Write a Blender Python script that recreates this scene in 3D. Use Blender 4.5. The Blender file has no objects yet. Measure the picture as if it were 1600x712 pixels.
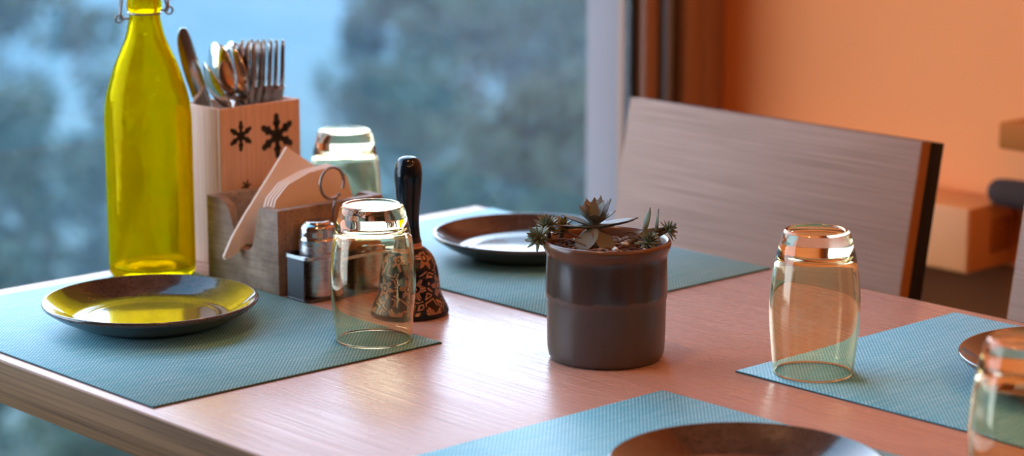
import bpy, bmesh, math, random
from mathutils import Vector, Matrix
random.seed(7)
S = bpy.context.scene
COL = S.collection
TZ = 0.75                      # height of the table top above the floor

# ------------------------------------------------------------------ camera, world, light
cd = bpy.data.cameras.new('camera'); cam = bpy.data.objects.new('camera', cd); COL.objects.link(cam)
cam.location = (-0.9574, -1.9182, TZ + 0.506)
cam.rotation_euler = (math.pi / 2 - 0.2044, 0, -0.7436)
cd.sensor_width = 36.0
cd.lens = 3583.1 * 36.0 / 1600.0
cd.clip_start = 0.05; cd.clip_end = 2000
cd.dof.use_dof = True
cd.dof.focus_distance = 1.96
cd.dof.aperture_fstop = 4.6
S.camera = cam

W = bpy.data.worlds.new('dusk_sky'); S.world = W; W.use_nodes = True
wt = W.node_tree; wt.nodes.clear()
wo = wt.nodes.new('ShaderNodeOutputWorld'); wb = wt.nodes.new('ShaderNodeBackground')
wc = wt.nodes.new('ShaderNodeTexCoord'); wsx = wt.nodes.new('ShaderNodeSeparateXYZ'); wr = wt.nodes.new('ShaderNodeValToRGB')
wt.links.new(wc.outputs['Generated'], wsx.inputs[0]); wt.links.new(wsx.outputs['Z'], wr.inputs[0])
wr.color_ramp.elements[0].position = 0.32; wr.color_ramp.elements[0].color = (0.64, 0.78, 1.0, 1)
wr.color_ramp.elements[1].position = 0.85; wr.color_ramp.elements[1].color = (0.06, 0.19, 0.32, 1)
wt.links.new(wr.outputs[0], wb.inputs['Color']); wb.inputs['Strength'].default_value = 7.4
wt.links.new(wb.outputs[0], wo.inputs[0])

def lamp(name, loc, power, color, radius):
    l = bpy.data.lights.new(name, 'POINT'); l.energy = power; l.color = color; l.shadow_soft_size = radius
    o = bpy.data.objects.new(name, l); o.location = loc; COL.objects.link(o)
WARM = (1.0, 0.47, 0.18)
lamp('pendant_bulb_over_table', (0.14, -0.56, 2.15), 15, WARM, 0.06)
for i, (x, y, z, w) in enumerate([(-1.15, -3.1, 2.2, 14), (-0.55, -3.25, 2.25, 14), (-1.9, -2.6, 2.2, 14), (0.45, -2.9, 2.3, 16), (1.0, -1.55, 2.35, 24), (0.2, -3.9, 2.3, 14)]):
    for j, (dx, dz) in enumerate([(-.13, 0), (0.02, .09), (.15, -.03)]): lamp('ceiling_bulb_%d_%d' % (i, j), (x + dx, y - dx * .4, z + dz), w * 0.235, WARM, 0.018)

S.view_settings.view_transform = 'Standard'; S.view_settings.look = 'None'
S.view_settings.exposure = 0.10; S.view_settings.gamma = 1.0; S.view_settings.use_curve_mapping = False
S.cycles.max_bounces = 16; S.cycles.transmission_bounces = 14; S.cycles.transparent_max_bounces = 16
S.cycles.diffuse_bounces = 5; S.cycles.glossy_bounces = 6; S.cycles.volume_bounces = 1

# ------------------------------------------------------------------ node helpers
class NT:
    def __init__(s, name):
        s.m = bpy.data.materials.new(name); s.m.use_nodes = True
        s.t = s.m.node_tree; s.t.nodes.clear()
        s.out = s.t.nodes.new('ShaderNodeOutputMaterial')
    def n(s, typ, **kw):
        nd = s.t.nodes.new(typ)
        for k, v in kw.items(): setattr(nd, k, v)
        return nd
    def L(s, a, b): s.t.links.new(a, b)
    def put(s, sock, v):
        if isinstance(v, bpy.types.NodeSocket): s.L(v, sock)
        elif isinstance(v, (tuple, list)): sock.default_value = (tuple(v) + (1,))[:4] if sock.type == 'RGBA' else tuple(v)
        else: sock.default_value = v
    def obj(s, scale=(1, 1, 1), rot=(0, 0, 0), loc=(0, 0, 0)):
        c = s.n('ShaderNodeTexCoord'); m = s.n('ShaderNodeMapping')
        m.inputs['Scale'].default_value = scale; m.inputs['Rotation'].default_value = rot; m.inputs['Location'].default_value = loc
        s.L(c.outputs['Object'], m.inputs['Vector']); return m.outputs[0]
    def xyz(s, v):
        x = s.n('ShaderNodeSeparateXYZ'); s.L(v, x.inputs[0]); return x.outputs
    def noise(s, vec, scale=5, detail=4, rough=0.5, dist=0.0):
        n = s.n('ShaderNodeTexNoise'); s.L(vec, n.inputs['Vector'])
        n.inputs['Scale'].default_value = scale; n.inputs['Detail'].default_value = detail
        n.inputs['Roughness'].default_value = rough; n.inputs['Distortion'].default_value = dist
        return n.outputs[0]
    def voro(s, vec, scale=5, out='Distance', feature='F1', rnd=1.0):
        n = s.n('ShaderNodeTexVoronoi', feature=feature); s.L(vec, n.inputs['Vector'])
        n.inputs['Scale'].default_value = scale; n.inputs['Randomness'].default_value = rnd
        return n.outputs[out]
    def math(s, op, a, b=0.0, c=0.0):
        n = s.n('ShaderNodeMath', operation=op)
        for i, v in enumerate((a, b, c)): s.put(n.inputs[i], v)
        return n.outputs[0]
    def ramp(s, f, stops, interp='LINEAR'):
        r = s.n('ShaderNodeValToRGB'); e = r.color_ramp; e.interpolation = interp
        while len(e.elements) < len(stops): e.elements.new(0.5)
        for el, (p, c) in zip(e.elements, stops):
            el.position = p; el.color = (c if isinstance(c, (tuple, list)) else (c, c, c)) + (1,) if not (isinstance(c, tuple) and len(c) == 4) else c
        s.L(f, r.inputs[0]); return r.outputs[0]
    def mix(s, f, a, b, mode='MIX'):
        n = s.n('ShaderNodeMix', data_type='RGBA', blend_type=mode)
        s.put(n.inputs[0], f); s.put(n.inputs[6], a); s.put(n.inputs[7], b); return n.outputs[2]
    def bump(s, h, strength=0.3, dist=0.001):
        b = s.n('ShaderNodeBump'); b.inputs['Strength'].default_value = strength; b.inputs['Distance'].default_value = dist
        s.L(h, b.inputs['Height']); return b.outputs[0]
    def bsdf(s, color, rough=0.5, metal=0.0, normal=None, spec=0.5, coat=0.0, coatr=0.05, trans=0.0, ior=1.5, sss=0.0, sheen=0.0):
        b = s.n('ShaderNodeBsdfPrincipled')
        s.put(b.inputs['Base Color'], color); s.put(b.inputs['Roughness'], rough); s.put(b.inputs['Metallic'], metal)
        b.inputs['Specular IOR Level'].default_value = spec; b.inputs['Coat Weight'].default_value = coat; b.inputs['Coat Roughness'].default_value = coatr
        b.inputs['Transmission Weight'].default_value = trans; b.inputs['IOR'].default_value = ior
        b.inputs['Sheen Weight'].default_value = sheen
        if normal is not None: s.L(normal, b.inputs['Normal'])
        s.L(b.outputs[0], s.out.inputs['Surface']); return b

M = {}
def flat(name, color, rough=0.5, metal=0.0, var=0.0, scale=30, bumps=0.0, **kw):
    t = NT(name); v = t.obj(); n = t.noise(v, scale, 4)
    c = t.mix(n, tuple(x * (1 - var) for x in color), tuple(min(1, x * (1 + var)) for x in color)) if var else color
    nb = t.bump(n, bumps, 0.002) if bumps else None
    t.bsdf(c, rough, metal, nb, **kw); M[name] = t.m; return t.m

def wood(name, c1, c2, c3, axis=1, fine=420, coarse=60, along=5, rough=0.42, bumpd=0.25, spec=0.5):
    t = NT(name)
    sc = [1, 1, 1]; sc[axis] = along / fine
    v = t.obj(tuple(sc)); a = t.noise(v, fine, 3, 0.6)
    sc2 = [1, 1, 1]; sc2[axis] = along * 0.35 / coarse
    v2 = t.obj(tuple(sc2)); b = t.noise(v2, coarse, 3, 0.5, 0.4)
    c = t.mix(t.ramp(b, [(0.3, 0.0), (0.7, 1.0)]), c1, c2)
    c = t.mix(t.ramp(a, [(0.42, 0.0), (0.68, 0.75)]), c, c3)
    r = t.ramp(a, [(0.3, rough - 0.06), (0.7, rough + 0.10)])
    t.bsdf(c, r, 0, t.bump(a, bumpd, 0.0006), spec=spec); M[name] = t.m; return t.m

wood('table_veneer', (0.51, 0.305, 0.25), (0.555, 0.34, 0.28), (0.36, 0.20, 0.155), axis=1, fine=400, coarse=70, along=6, rough=0.26, bumpd=0.18, spec=0.38)
wood('table_edge_oak', (0.21, 0.108, 0.040), (0.245, 0.13, 0.052), (0.060, 0.026, 0.009), axis=1, fine=300, coarse=60, along=2.5, rough=0.6, bumpd=0.5, spec=0.2)
wood('chair_veneer', (0.32, 0.19, 0.135), (0.365, 0.22, 0.16), (0.20, 0.115, 0.08), axis=1, fine=420, coarse=60, along=5, rough=0.55, bumpd=0.2, spec=0.25)
flat('chair_edge', (0.36, 0.13, 0.03), 0.45, var=0.15)
flat('chair_black', (0.008, 0.008, 0.010), 0.6, spec=0.25)
wood('pale_box_wood', (0.60, 0.39, 0.29), (0.66, 0.44, 0.33), (0.50, 0.31, 0.22), axis=2, fine=260, coarse=45, along=8, rough=0.6, bumpd=0.12)
flat('branded_black', (0.018, 0.015, 0.015), 0.7)

def worn_wood():
    t = NT('worn_wood'); v = t.obj(); vs = t.obj((1, 0.06, 1))
    g = t.noise(vs, 260, 4, 0.6); b = t.noise(v, 38, 5, 0.65)
    c = t.mix(t.ramp(b, [(0.3, 0.0), (0.65, 1.0)]), (0.17, 0.095, 0.055), (0.36, 0.25, 0.17))
    c = t.mix(t.ramp(g, [(0.45, 0.0), (0.7, 0.6)]), c, (0.11, 0.06, 0.035))
    t.bsdf(c, 0.55, 0, t.bump(g, 0.3, 0.001)); M['worn_wood'] = t.m
worn_wood()

def weave():
    t = NT('woven_vinyl'); v = t.obj((1000, 1000, 1000))
    x, y, z = t.xyz(v)
    k = math.pi / 2.0
    sx = t.math('SINE', t.math('MULTIPLY', x, k)); sy = t.math('SINE', t.math('MULTIPLY', y, k))
    pr = t.math('MULTIPLY', sx, sy)
    chk = t.math('MULTIPLY_ADD', pr, 0.5, 0.5)
    nA = t.noise(t.obj((25, 700, 1)), 1.0, 3, 0.6); nB = t.noise(t.obj((700, 25, 1)), 1.0, 3, 0.6)
    fl = t.noise(t.obj(), 26, 3, 0.5)
    light = t.mix(t.ramp(nA, [(0.35, 0.0), (0.68, 1.0)]), (0.125, 0.47, 0.58), (0.64, 0.84, 0.88))
    dark = t.mix(t.ramp(nB, [(0.35, 0.0), (0.7, 1.0)]), (0.030, 0.25, 0.34), (0.07, 0.35, 0.45))
    c = t.mix(t.ramp(chk, [(0.40, 0.0), (0.72, 1.0)]), dark, light)
    c = t.mix(t.math('MULTIPLY', fl, 0.3), c, (0.11, 0.38, 0.52))
    h = t.math('ABSOLUTE', pr)
    t.bsdf(c, 0.5, 0, t.bump(h, 0.40, 0.0004), spec=0.35); M['woven_vinyl'] = t.m
weave()
flat('mat_edge', (0.035, 0.05, 0.055), 0.7)

def glaze():
    t = NT('brown_glaze'); v = t.obj()
    sp = t.noise(v, 280, 3, 0.7); big = t.noise(v, 45, 3, 0.6)
    c = t.mix(t.ramp(big, [(0.3, 0.0), (0.7, 1.0)]), (0.048, 0.027, 0.020), (0.088, 0.054, 0.041))
    c = t.mix(t.ramp(sp, [(0.5, 0.0), (0.7, 0.85)]), c, (0.020, 0.011, 0.009))
    t.bsdf(c, 0.14, 0, t.bump(big, 0.05, 0.001), coat=0.7, coatr=0.03); M['brown_glaze'] = t.m
    t = NT('dark_underglaze'); v = t.obj(); sp = t.noise(v, 300, 3, 0.6)
    t.bsdf(t.mix(sp, (0.012, 0.012, 0.017), (0.035, 0.028, 0.030)), 0.28, 0, coat=0.3); M['dark_underglaze'] = t.m
glaze()

def potglaze():
    t = NT('pot_glaze'); v = t.obj(); x, y, z = t.xyz(v)
    n = t.noise(v, 35, 4, 0.6); n2 = t.noise(t.obj((60, 60, 14)), 1.0, 3, 0.6); sp = t.noise(v, 500, 2, 0.6)
    zz = t.math('ADD', z, t.math('MULTIPLY', t.math('SUBTRACT', n, 0.5), 0.010))
    low = t.mix(n2, (0.062, 0.047, 0.041), (0.105, 0.080, 0.071))
    up = t.mix(n2, (0.030, 0.020, 0.017), (0.075, 0.048, 0.038))
    c = t.mix(t.ramp(zz, [(0.0545, 0.0), (0.0565, 1.0)]), low, up)
    band = t.ramp(zz, [(0.0515, 0.0), (0.0545, 1.0), (0.058, 0.0)])
    c = t.mix(t.math('MULTIPLY', band, 0.45), c, (0.16, 0.10, 0.075))
    c = t.mix(t.ramp(zz, [(0.089, 0.0), (0.094, 1.0)]), c, (0.125, 0.055, 0.030))
    c = t.mix(t.ramp(sp, [(0.6, 0.0), (0.75, 0.6)]), c, (0.035, 0.02, 0.016))
    r = t.ramp(zz, [(0.0545, 0.36), (0.0575, 0.20)])
    t.bsdf(c, r, 0, t.bump(n2, 0.12, 0.002), spec=0.5); M['pot_glaze'] = t.m
potglaze()

def glass(name, color, ior=1.5, rough=0.0, bumpy=0.0):
    t = NT(name)
    g = t.n('ShaderNodeBsdfGlass'); g.inputs['Color'].default_value = color + (1,); g.inputs['IOR'].default_value = ior; g.inputs['Roughness'].default_value = rough
    if bumpy:
        t.L(t.bump(t.noise(t.obj((1, 1, 0.6)), 45, 2), bumpy, 0.003), g.inputs['Normal'])
    t.L(g.outputs[0], t.out.inputs['Surface']); M[name] = t.m
glass('amber_glass', (1.0, 0.945, 0.82))
def yellow_glass():
    t = NT('yellow_glass'); nb = t.bump(t.noise(t.obj((1, 1, 0.6)), 45, 2), 0.12, 0.003)
    g = t.n('ShaderNodeBsdfGlass'); g.inputs['Color'].default_value = (0.93, 0.83, 0.03, 1); g.inputs['IOR'].default_value = 1.45; t.L(nb, g.inputs['Normal'])
    a = t.n('ShaderNodeBsdfTranslucent'); a.inputs[0].default_value = (0.75, 0.57, 0.006, 1)
    m = t.n('ShaderNodeMixShader'); t.L(t.ramp(t.noise(t.obj(), 30, 3), [(0.3, 0.10), (0.7, 0.24)]), m.inputs[0]); t.L(g.outputs[0], m.inputs[1]); t.L(a.outputs[0], m.inputs[2])
    t.L(m.outputs[0], t.out.inputs['Surface']); M['yellow_glass'] = t.m
yellow_glass()
glass('clear_glass', (0.97, 0.99, 0.98))

def pane_mat():
    t = NT('window_glass'); lw = t.n('ShaderNodeLayerWeight'); lw.inputs[0].default_value = 0.5
    fac = t.math('MULTIPLY_ADD', t.math('POWER', lw.outputs['Facing'], 5.0), 0.96, 0.04)
    a = t.n('ShaderNodeBsdfTransparent'); a.inputs[0].default_value = (0.97, 0.985, 0.98, 1)
    b = t.n('ShaderNodeBsdfGlossy'); b.inputs['Roughness'].default_value = 0.0
    m = t.n('ShaderNodeMixShader'); t.L(fac, m.inputs[0]); t.L(a.outputs[0], m.inputs[1]); t.L(b.outputs[0], m.inputs[2])
    t.L(m.outputs[0], t.out.inputs['Surface']); M['window_glass'] = t.m
pane_mat()

def steel(name, color, rough, axis=2):
    t = NT(name); sc = [60, 60, 60]; sc[axis] = 1500 if axis == 2 else 60
    n = t.noise(t.obj(tuple(sc)), 1.0, 2)
    t.bsdf(color, t.ramp(n, [(0.3, rough * 0.8), (0.7, rough * 1.25)]), 1.0); M[name] = t.m
steel('polished_steel', (0.62, 0.60, 0.58), 0.10)
steel('brushed_steel', (0.74, 0.74, 0.75), 0.28)
steel('dark_steel', (0.10, 0.10, 0.11), 0.35)
steel('wire_steel', (0.30, 0.27, 0.26), 0.30)

def bellpaint():
    t = NT('bell_paint'); v = t.obj(); x, y, z = t.xyz(v)
    ang = t.math('DIVIDE', t.math('ARCTAN2', y, x), 2 * math.pi)
    wob = t.noise(v, 70, 2)
    u = t.math('MULTIPLY', ang, 6.0)
    row = t.math('DIVIDE', t.math('ADD', z, 0.012), 0.027)
    u2 = t.math('ADD', u, t.math('MULTIPLY', t.math('FLOOR', row), 0.5))
    fu = t.math('SUBTRACT', t.math('FRACT', u2), 0.5); fv = t.math('SUBTRACT', t.math('FRACT', row), 0.5)
    r = t.math('SQRT', t.math('ADD', t.math('MULTIPLY', fu, fu), t.math('MULTIPLY', fv, fv)))
    r = t.math('ADD', r, t.math('MULTIPLY', t.math('SUBTRACT', wob, 0.5), 0.22))
    th = t.math('ARCTAN2', fv, fu)
    lobes = t.math('SINE', t.math('MULTIPLY_ADD', th, 6.0, t.math('MULTIPLY', wob, 5.0)))
    edge = t.math('MULTIPLY_ADD', lobes, 0.10, 0.30)
    inside = t.math('LESS_THAN', r, edge); core = t.math('GREATER_THAN', r, 0.13)
    veins = t.math('GREATER_THAN', t.math('SINE', t.math('MULTIPLY', th, 24.0)), -0.6)
    fl = t.math('MULTIPLY', t.math('MULTIPLY', inside, core), veins)
    dot = t.math('LESS_THAN', r, 0.07)
    vine = t.math('LESS_THAN', t.math('ABSOLUTE', t.math('SUBTRACT', t.voro(v, 75, 'Distance', 'DISTANCE_TO_EDGE'), 0.10)), 0.035)
    vine = t.math('MULTIPLY', vine, t.math('GREATER_THAN', r, 0.44))
    mask = t.math('MAXIMUM', t.math('MAXIMUM', fl, dot), vine)
    lim = t.math('MULTIPLY', t.math('LESS_THAN', z, 0.060), t.math('GREATER_THAN', z, 0.005))
    mask = t.math('MULTIPLY', mask, lim)
    ring = t.math('MULTIPLY', t.math('GREATER_THAN', z, 0.0625), t.math('LESS_THAN', z, 0.0675))
    mask = t.math('MAXIMUM', mask, ring)
    c = t.mix(mask, (0.003, 0.005, 0.009), (0.42, 0.205, 0.125))
    t.bsdf(c, 0.25, 0, t.bump(mask, 0.15, 0.0006), spec=0.35); M['bell_paint'] = t.m
bellpaint()
flat('handle_lacquer', (0.003, 0.008, 0.016), 0.14, spec=0.45)
flat('napkin_paper', (0.86, 0.72, 0.62), 0.9, var=0.04, bumps=0.1)
flat('soil', (0.050, 0.026, 0.014), 0.95, var=0.6, scale=220, bumps=0.6)
flat('bark_chip', (0.115, 0.055, 0.034), 0.85, var=0.5, scale=60)
flat('bark_chip_pale', (0.26, 0.15, 0.10), 0.85, var=0.4, scale=60)
flat('white_pebble', (0.70, 0.72, 0.74), 0.6, var=0.1)
def leafmat(name, c1, c2, edge):
    t = NT(name); v = t.obj(); x, y, z = t.xyz(v); n = t.noise(v, 120, 3)
    c = t.mix(n, c1, c2)
    c = t.mix(t.ramp(x, [(0.72, 0.0), (1.0, 0.8)]), c, edge)
    t.bsdf(c, 0.45, 0, None, spec=0.4); M[name] = t.m
leafmat('leaf_grey', (0.10, 0.115, 0.095), (0.165, 0.18, 0.155), (0.15, 0.08, 0.06))
leafmat('leaf_brown', (0.085, 0.082, 0.068), (0.135, 0.125, 0.10), (0.08, 0.045, 0.035))
leafmat('leaf_green', (0.09, 0.125, 0.07), (0.19, 0.23, 0.15), (0.10, 0.07, 0.04))
leafmat('leaf_olive', (0.17, 0.15, 0.04), (0.27, 0.22, 0.06), (0.20, 0.08, 0.02))
flat('plant_stem', (0.10, 0.075, 0.045), 0.8, var=0.3)

flat('orange_paint', (0.76, 0.235, 0.058), 0.75, var=0.025, scale=6, bumps=0.03)
flat('warm_plaster', (0.16, 0.09, 0.055), 0.85, var=0.03)
flat('ceiling_paint', (0.34, 0.24, 0.17), 0.9, var=0.02)
wood('floor_wood', (0.22, 0.11, 0.06), (0.28, 0.15, 0.08), (0.14, 0.07, 0.035), axis=1, fine=120, coarse=20, along=3, rough=0.5)
flat('bronze_frame', (0.30, 0.145, 0.085), 0.45, metal=0.0, var=0.05)
flat('dark_gasket', (0.012, 0.012, 0.016), 0.7)
flat('grey_aluminium', (0.22, 0.22, 0.24), 0.4, metal=0.7)
flat('white_render', (0.20, 0.175, 0.18), 0.8, var=0.04, scale=8)
flat('ledge_wood', (0.68, 0.25, 0.075), 0.6, var=0.12, scale=12)
flat('shelf_wood', (0.38, 0.10, 0.014), 0.8, var=0.12, scale=12, spec=0.15)
flat('dark_brown_panel', (0.13, 0.036, 0.010), 0.9, var=0.2, scale=9, spec=0.1)
flat('dark_cloth', (0.035, 0.014, 0.009), 0.95, var=0.2)
flat('hill_ground', (0.048, 0.075, 0.050), 0.95, var=0.4, scale=0.12)
flat('far_hill', (0.18, 0.24, 0.20), 0.95, var=0.5, scale=0.05)
flat('tree_leaf', (0.052, 0.080, 0.046), 0.7, var=0.5, scale=1.2)
flat('tree_bark', (0.08, 0.06, 0.05), 0.9, var=0.3)

# ------------------------------------------------------------------ object helpers
def setp(o, label=None, cat=None, group=None, kind=None):
    if label: o['label'] = label
    if cat: o['category'] = cat
    if group: o['group'] = group
    if kind: o['kind'] = kind
    return o
def empty(name, loc=(0, 0, 0), rz=0.0, **kw):
    o = bpy.data.objects.new(name, None); o.location = loc; o.rotation_euler = (0, 0, rz); o.empty_display_size = 0.02
    COL.objects.link(o); return setp(o, **kw)
def link(name, me, mat, parent=None, loc=(0, 0, 0), rot=(0, 0, 0), scale=(1, 1, 1), **kw):
    if mat and not me.materials: me.materials.append(M[mat])
    o = bpy.data.objects.new(name, me); o.location = loc; o.rotation_euler = rot; o.scale = scale; o.parent = parent
    COL.objects.link(o); return setp(o, **kw)
def bm_mesh(bm, name='m', smooth=True, ang=35):
    bmesh.ops.recalc_face_normals(bm, faces=bm.faces)
    me = bpy.data.meshes.new(name); bm.to_mesh(me); bm.free()
    if smooth:
        for p in me.polygons: p.use_smooth = True
        me.set_sharp_from_angle(angle=math.radians(ang))
    return me
def pyd(v, f, smooth=True, ang=35):
    bm = bmesh.new(); vs = [bm.verts.new(p) for p in v]
    for q in f:
        try: bm.faces.new([vs[i] for i in q])
        except ValueError: pass
    return bm_mesh(bm, 'm', smooth, ang)
def box(a, b, bevel=0.0, seg=2):
    bm = bmesh.new(); bmesh.ops.create_cube(bm, size=1)
    for v in bm.verts:
        v.co = Vector([(a[i] + b[i]) / 2 + v.co[i] * (b[i] - a[i]) for i in range(3)])
    if bevel: bmesh.ops.bevel(bm, geom=list(bm.edges), offset=bevel, segments=seg, profile=0.5, affect='EDGES')
    return bm_mesh(bm, 'box', bool(bevel), 50)
def lathe(prof, seg=64, closed=False, ang=40):
    v, f, rings = [], [], []
    for r, z in prof:
        if r < 1e-6: rings.append([len(v)]); v.append((0, 0, z))
        else:
            rings.append(list(range(len(v), len(v) + seg)))
            for i in range(seg):
                a = 2 * math.pi * i / seg; v.append((r * math.cos(a), r * math.sin(a), z))
    n = len(rings)
    for k in range(n if closed else n - 1):
        A, B = rings[k], rings[(k + 1) % n]
        for i in range(seg):
            j = (i + 1) % seg
            if len(A) == 1 and len(B) == 1: continue
            if len(A) == 1: f.append((A[0], B[i], B[j]))
            elif len(B) == 1: f.append((A[i], B[0], A[j]))
            else: f.append((A[i], B[i], B[j], A[j]))
    return pyd(v, f, True, ang)
def spline(pts, sub=6):
    """Catmull-Rom through 2-D or 3-D points"""
    out = []; n = len(pts)
    P = [Vector(p) for p in pts]
    for i in range(n - 1):
        p0, p1, p2, p3 = P[max(i - 1, 0)], P[i], P[i + 1], P[min(i + 2, n - 1)]
        for k in range(sub):
            t = k / sub
            out.append(0.5 * ((2 * p1) + (p2 - p0) * t + (2 * p0 - 5 * p1 + 4 * p2 - p3) * t * t + (3 * p1 - p0 - 3 * p2 + p3) * t ** 3))
    out.append(P[-1]); return [tuple(p) for p in out]
def tube(path, r, seg=8, closed=False, radii=None):
    P = [Vector(p) for p in path]; n = len(P); v, f = [], []
    up = Vector((0, 0, 1)); prev = None
    for i, p in enumerate(P):
        if closed: d = (P[(i + 1) % n] - P[i - 1])
        else: d = P[min(i + 1, n - 1)] - P[max(i - 1, 0)]
        d.normalize()
        if prev is None:
            a = up if abs(d.z) < 0.9 else Vector((1, 0, 0)); s = d.cross(a).normalized()
        else: s = (prev - d * prev.dot(d)).normalized()
        prev = s; t = d.cross(s); rr = radii[i] if radii else r
        for k in range(seg):
            a = 2 * math.pi * k / seg; v.append(tuple(p + (s * math.cos(a) + t * math.sin(a)) * rr))
    for i in range(n if closed else n - 1):
        for k in range(seg):
            a, b = i * seg + k, i * seg + (k + 1) % seg; j = ((i + 1) % n) * seg
            f.append((a, b, j + (k + 1) % seg, j + k))
    if not closed:
        f.append(tuple(range(seg))); f.append(tuple(range((n - 1) * seg, n * seg)))
    return pyd(v, f, True, 60)
def prism(poly, h, axis='z', off=0.0, bevel=0.0):
    """extrude a 2-D outline; axis is the thickness direction"""
    bm = bmesh.new()
    def P(a, b, c):
        return {'z': (a, b, c), 'y': (a, c, b), 'x': (c, a, b)}[axis]
    vs = [bm.verts.new(P(a, b, off)) for a, b in poly]; fc = bm.faces.new(vs)
    r = bmesh.ops.extrude_face_region(bm, geom=[fc])
    d = Vector(P(0, 0, h))
    for e in r['geom']:
        if isinstance(e, bmesh.types.BMVert): e.co += d
    if bevel: bmesh.ops.bevel(bm, geom=list(bm.edges), offset=bevel, segments=2, profile=0.5, affect='EDGES')
    return bm_mesh(bm, 'prism', True, 40)
def copy_tree(o, parent=None):
    c = o.copy(); COL.objects.link(c); c.parent = parent
    for ch in list(o.children): copy_tree(ch, c)
    return c

# ------------------------------------------------------------------ room
X0, X1, Y0, Y1, H = -3.2, 1.50, -4.6, 0.30, 2.7
link('floor', box((X0 - .2, Y0 - .2, -0.12), (X1 + .2, Y1 + .25, 0)), 'floor_wood', kind='structure')
link('ceiling', box((X0 - .2, Y0 - .2, H), (X1 + .2, Y1 + .25, H + 0.1)), 'ceiling_paint', kind='structure')
link('wall_right', box((X1, Y0, 0), (X1 + .2, Y1 + .25, H)), 'orange_paint', kind='structure')
link('dark_panel_1', box((X1 - .012, Y0, 0), (X1, Y1 - .005, 0.60)), 'dark_brown_panel', kind='structure')  # thin dark brown sheet added over the wall from floor to ledge height
link('wall_left', box((X0 - .2, Y0, 0), (X0, Y1 + .25, H)), 'warm_plaster', kind='structure')
link('wall_back', box((X0, Y0 - .2, 0), (X1, Y0, H)), 'warm_plaster', kind='structure')
WX0, WZ0, WZ1 = -1.9, 0.06, 2.45
bm = bmesh.new()
def addbox(bm, a, b):
    r = bmesh.ops.create_cube(bm, size=1)
    for v in r['verts']: v.co = Vector([(a[i] + b[i]) / 2 + v.co[i] * (b[i] - a[i]) for i in range(3)])
addbox(bm, (X0, Y1, 0), (WX0, Y1 + .2, H)); addbox(bm, (WX0, Y1, WZ1), (X1, Y1 + .2, H)); addbox(bm, (WX0, Y1, 0), (X1, Y1 + .2, WZ0))
link('wall_window', bm_mesh(bm, 'w', False), 'warm_plaster', kind='structure')
win = empty('window_1', (0, 0, 0), kind='structure', label='tall bronze framed window looking over a misty valley')
def wpart(name, mat, a, b, bev=0.003): return link(name, box(a, b, bev), mat, win)
# right jamb: stepped profiles between the pane and the orange wall
wpart('gasket', 'dark_gasket', (1.329, 0.320, WZ0), (1.342, 0.338, WZ1))
wpart('frame_profile', 'bronze_frame', (1.342, 0.306, WZ0), (1.370, 0.36, WZ1))
wpart('gasket', 'dark_gasket', (1.370, 0.315, WZ0), (1.372, 0.36, WZ1), 0)
wpart('frame_bead', 'grey_aluminium', (1.372, 0.292, WZ0), (1.386, 0.36, WZ1), 0.004)
wpart('gasket', 'dark_gasket', (1.386, 0.312, WZ0), (1.412, 0.36, WZ1), 0)
wpart('frame_profile', 'bronze_frame', (1.412, 0.296, WZ0), (1.452, 0.36, WZ1))
wpart('frame_profile', 'bronze_frame', (1.455, 0.299, WZ0), (1.499, 0.36, WZ1))
wpart('frame_profile', 'bronze_frame', (WX0, 0.296, WZ0), (WX0 + .06, 0.36, WZ1))
wpart('bottom_rail', 'bronze_frame', (WX0 + .06, 0.296, WZ0), (1.329, 0.36, WZ0 + .07))
wpart('top_rail', 'bronze_frame', (WX0 + .06, 0.296, WZ1 - .07), (1.329, 0.36, WZ1))
wpart('pane', 'window_glass', (WX0 + .06, 0.326, WZ0 + .07), (1.3288, 0.330, WZ1 - .07), 0)
# wooden ledge box, shelf and bundle on the orange wall
ld = empty('wall_ledge', (1.5, -0.212, 0.604), label='boxed wooden ledge with a square panel on the orange wall', cat='ledge')
link('ledge_body', box((-0.10, 0, 0), (0, 0.44, 0.085), 0.004), 'ledge_wood', ld)
link('end_panel', box((-0.052, -0.004, 0.022), (-0.012, 0, 0.066), 0.0015), 'shelf_wood', ld)
link('wall_shelf', box((1.42, -0.85, 0.768), (1.5, -0.236, 0.802), 0.004), 'shelf_wood', label='brown wooden shelf board on the orange wall at right edge', cat='shelf')
bp = [(-0.0, 0.0)]
me = lathe(spline([(0, -0.2), (0.012, -0.199), (0.0175, -0.185), (0.0185, -0.1), (0.018, -0.02), (0.011, -0.001), (0, 0)], 4), 24)
link('rolled_cloth', me, 'dark_cloth', None, (1.455, -0.205, 0.7055), (math.radians(-90), 0, 0), label='dark grey rolled cloth lying on the wooden ledge under shelf', cat='cloth')

# ------------------------------------------------------------------ outdoors
link('white_column', box((1.462, 0.45, -3.0), (1.80, 0.547, 4.0), 0.004), 'white_render', label='pale exterior column just outside the window', cat='column')
def terrain():
    bm = bmesh.new(); nx, ny = 40, 70; V = []
    for j in range(ny + 1):
        d = 0.7 + 420 * (j / ny) ** 1.9; row = []
        for i in range(nx + 1):
            u = (i / nx - 0.5); x = 0.55 * d + u * (40 + 2.6 * d)
            z = -1.2 - 0.27 * min(d, 70) - 0.05 * max(0, min(d, 120) - 70)
            if d > 150: z += 0.30 * (d - 150) * (0.78 + 0.22 * math.sin(x * 0.013 + 1)) 
            z += 0.6 * math.sin(x * 0.11 + d * 0.05) * min(1, d / 25)
            row.append(bm.verts.new((x, d, z)))
        V.append(row)
    for j in range(ny):
        for i in range(nx): bm.faces.new((V[j][i], V[j][i + 1], V[j + 1][i + 1], V[j + 1][i]))
    return bm_mesh(bm, 'terrain', True, 180)
link('ground_hillside', terrain(), 'hill_ground', kind='structure')
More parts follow.
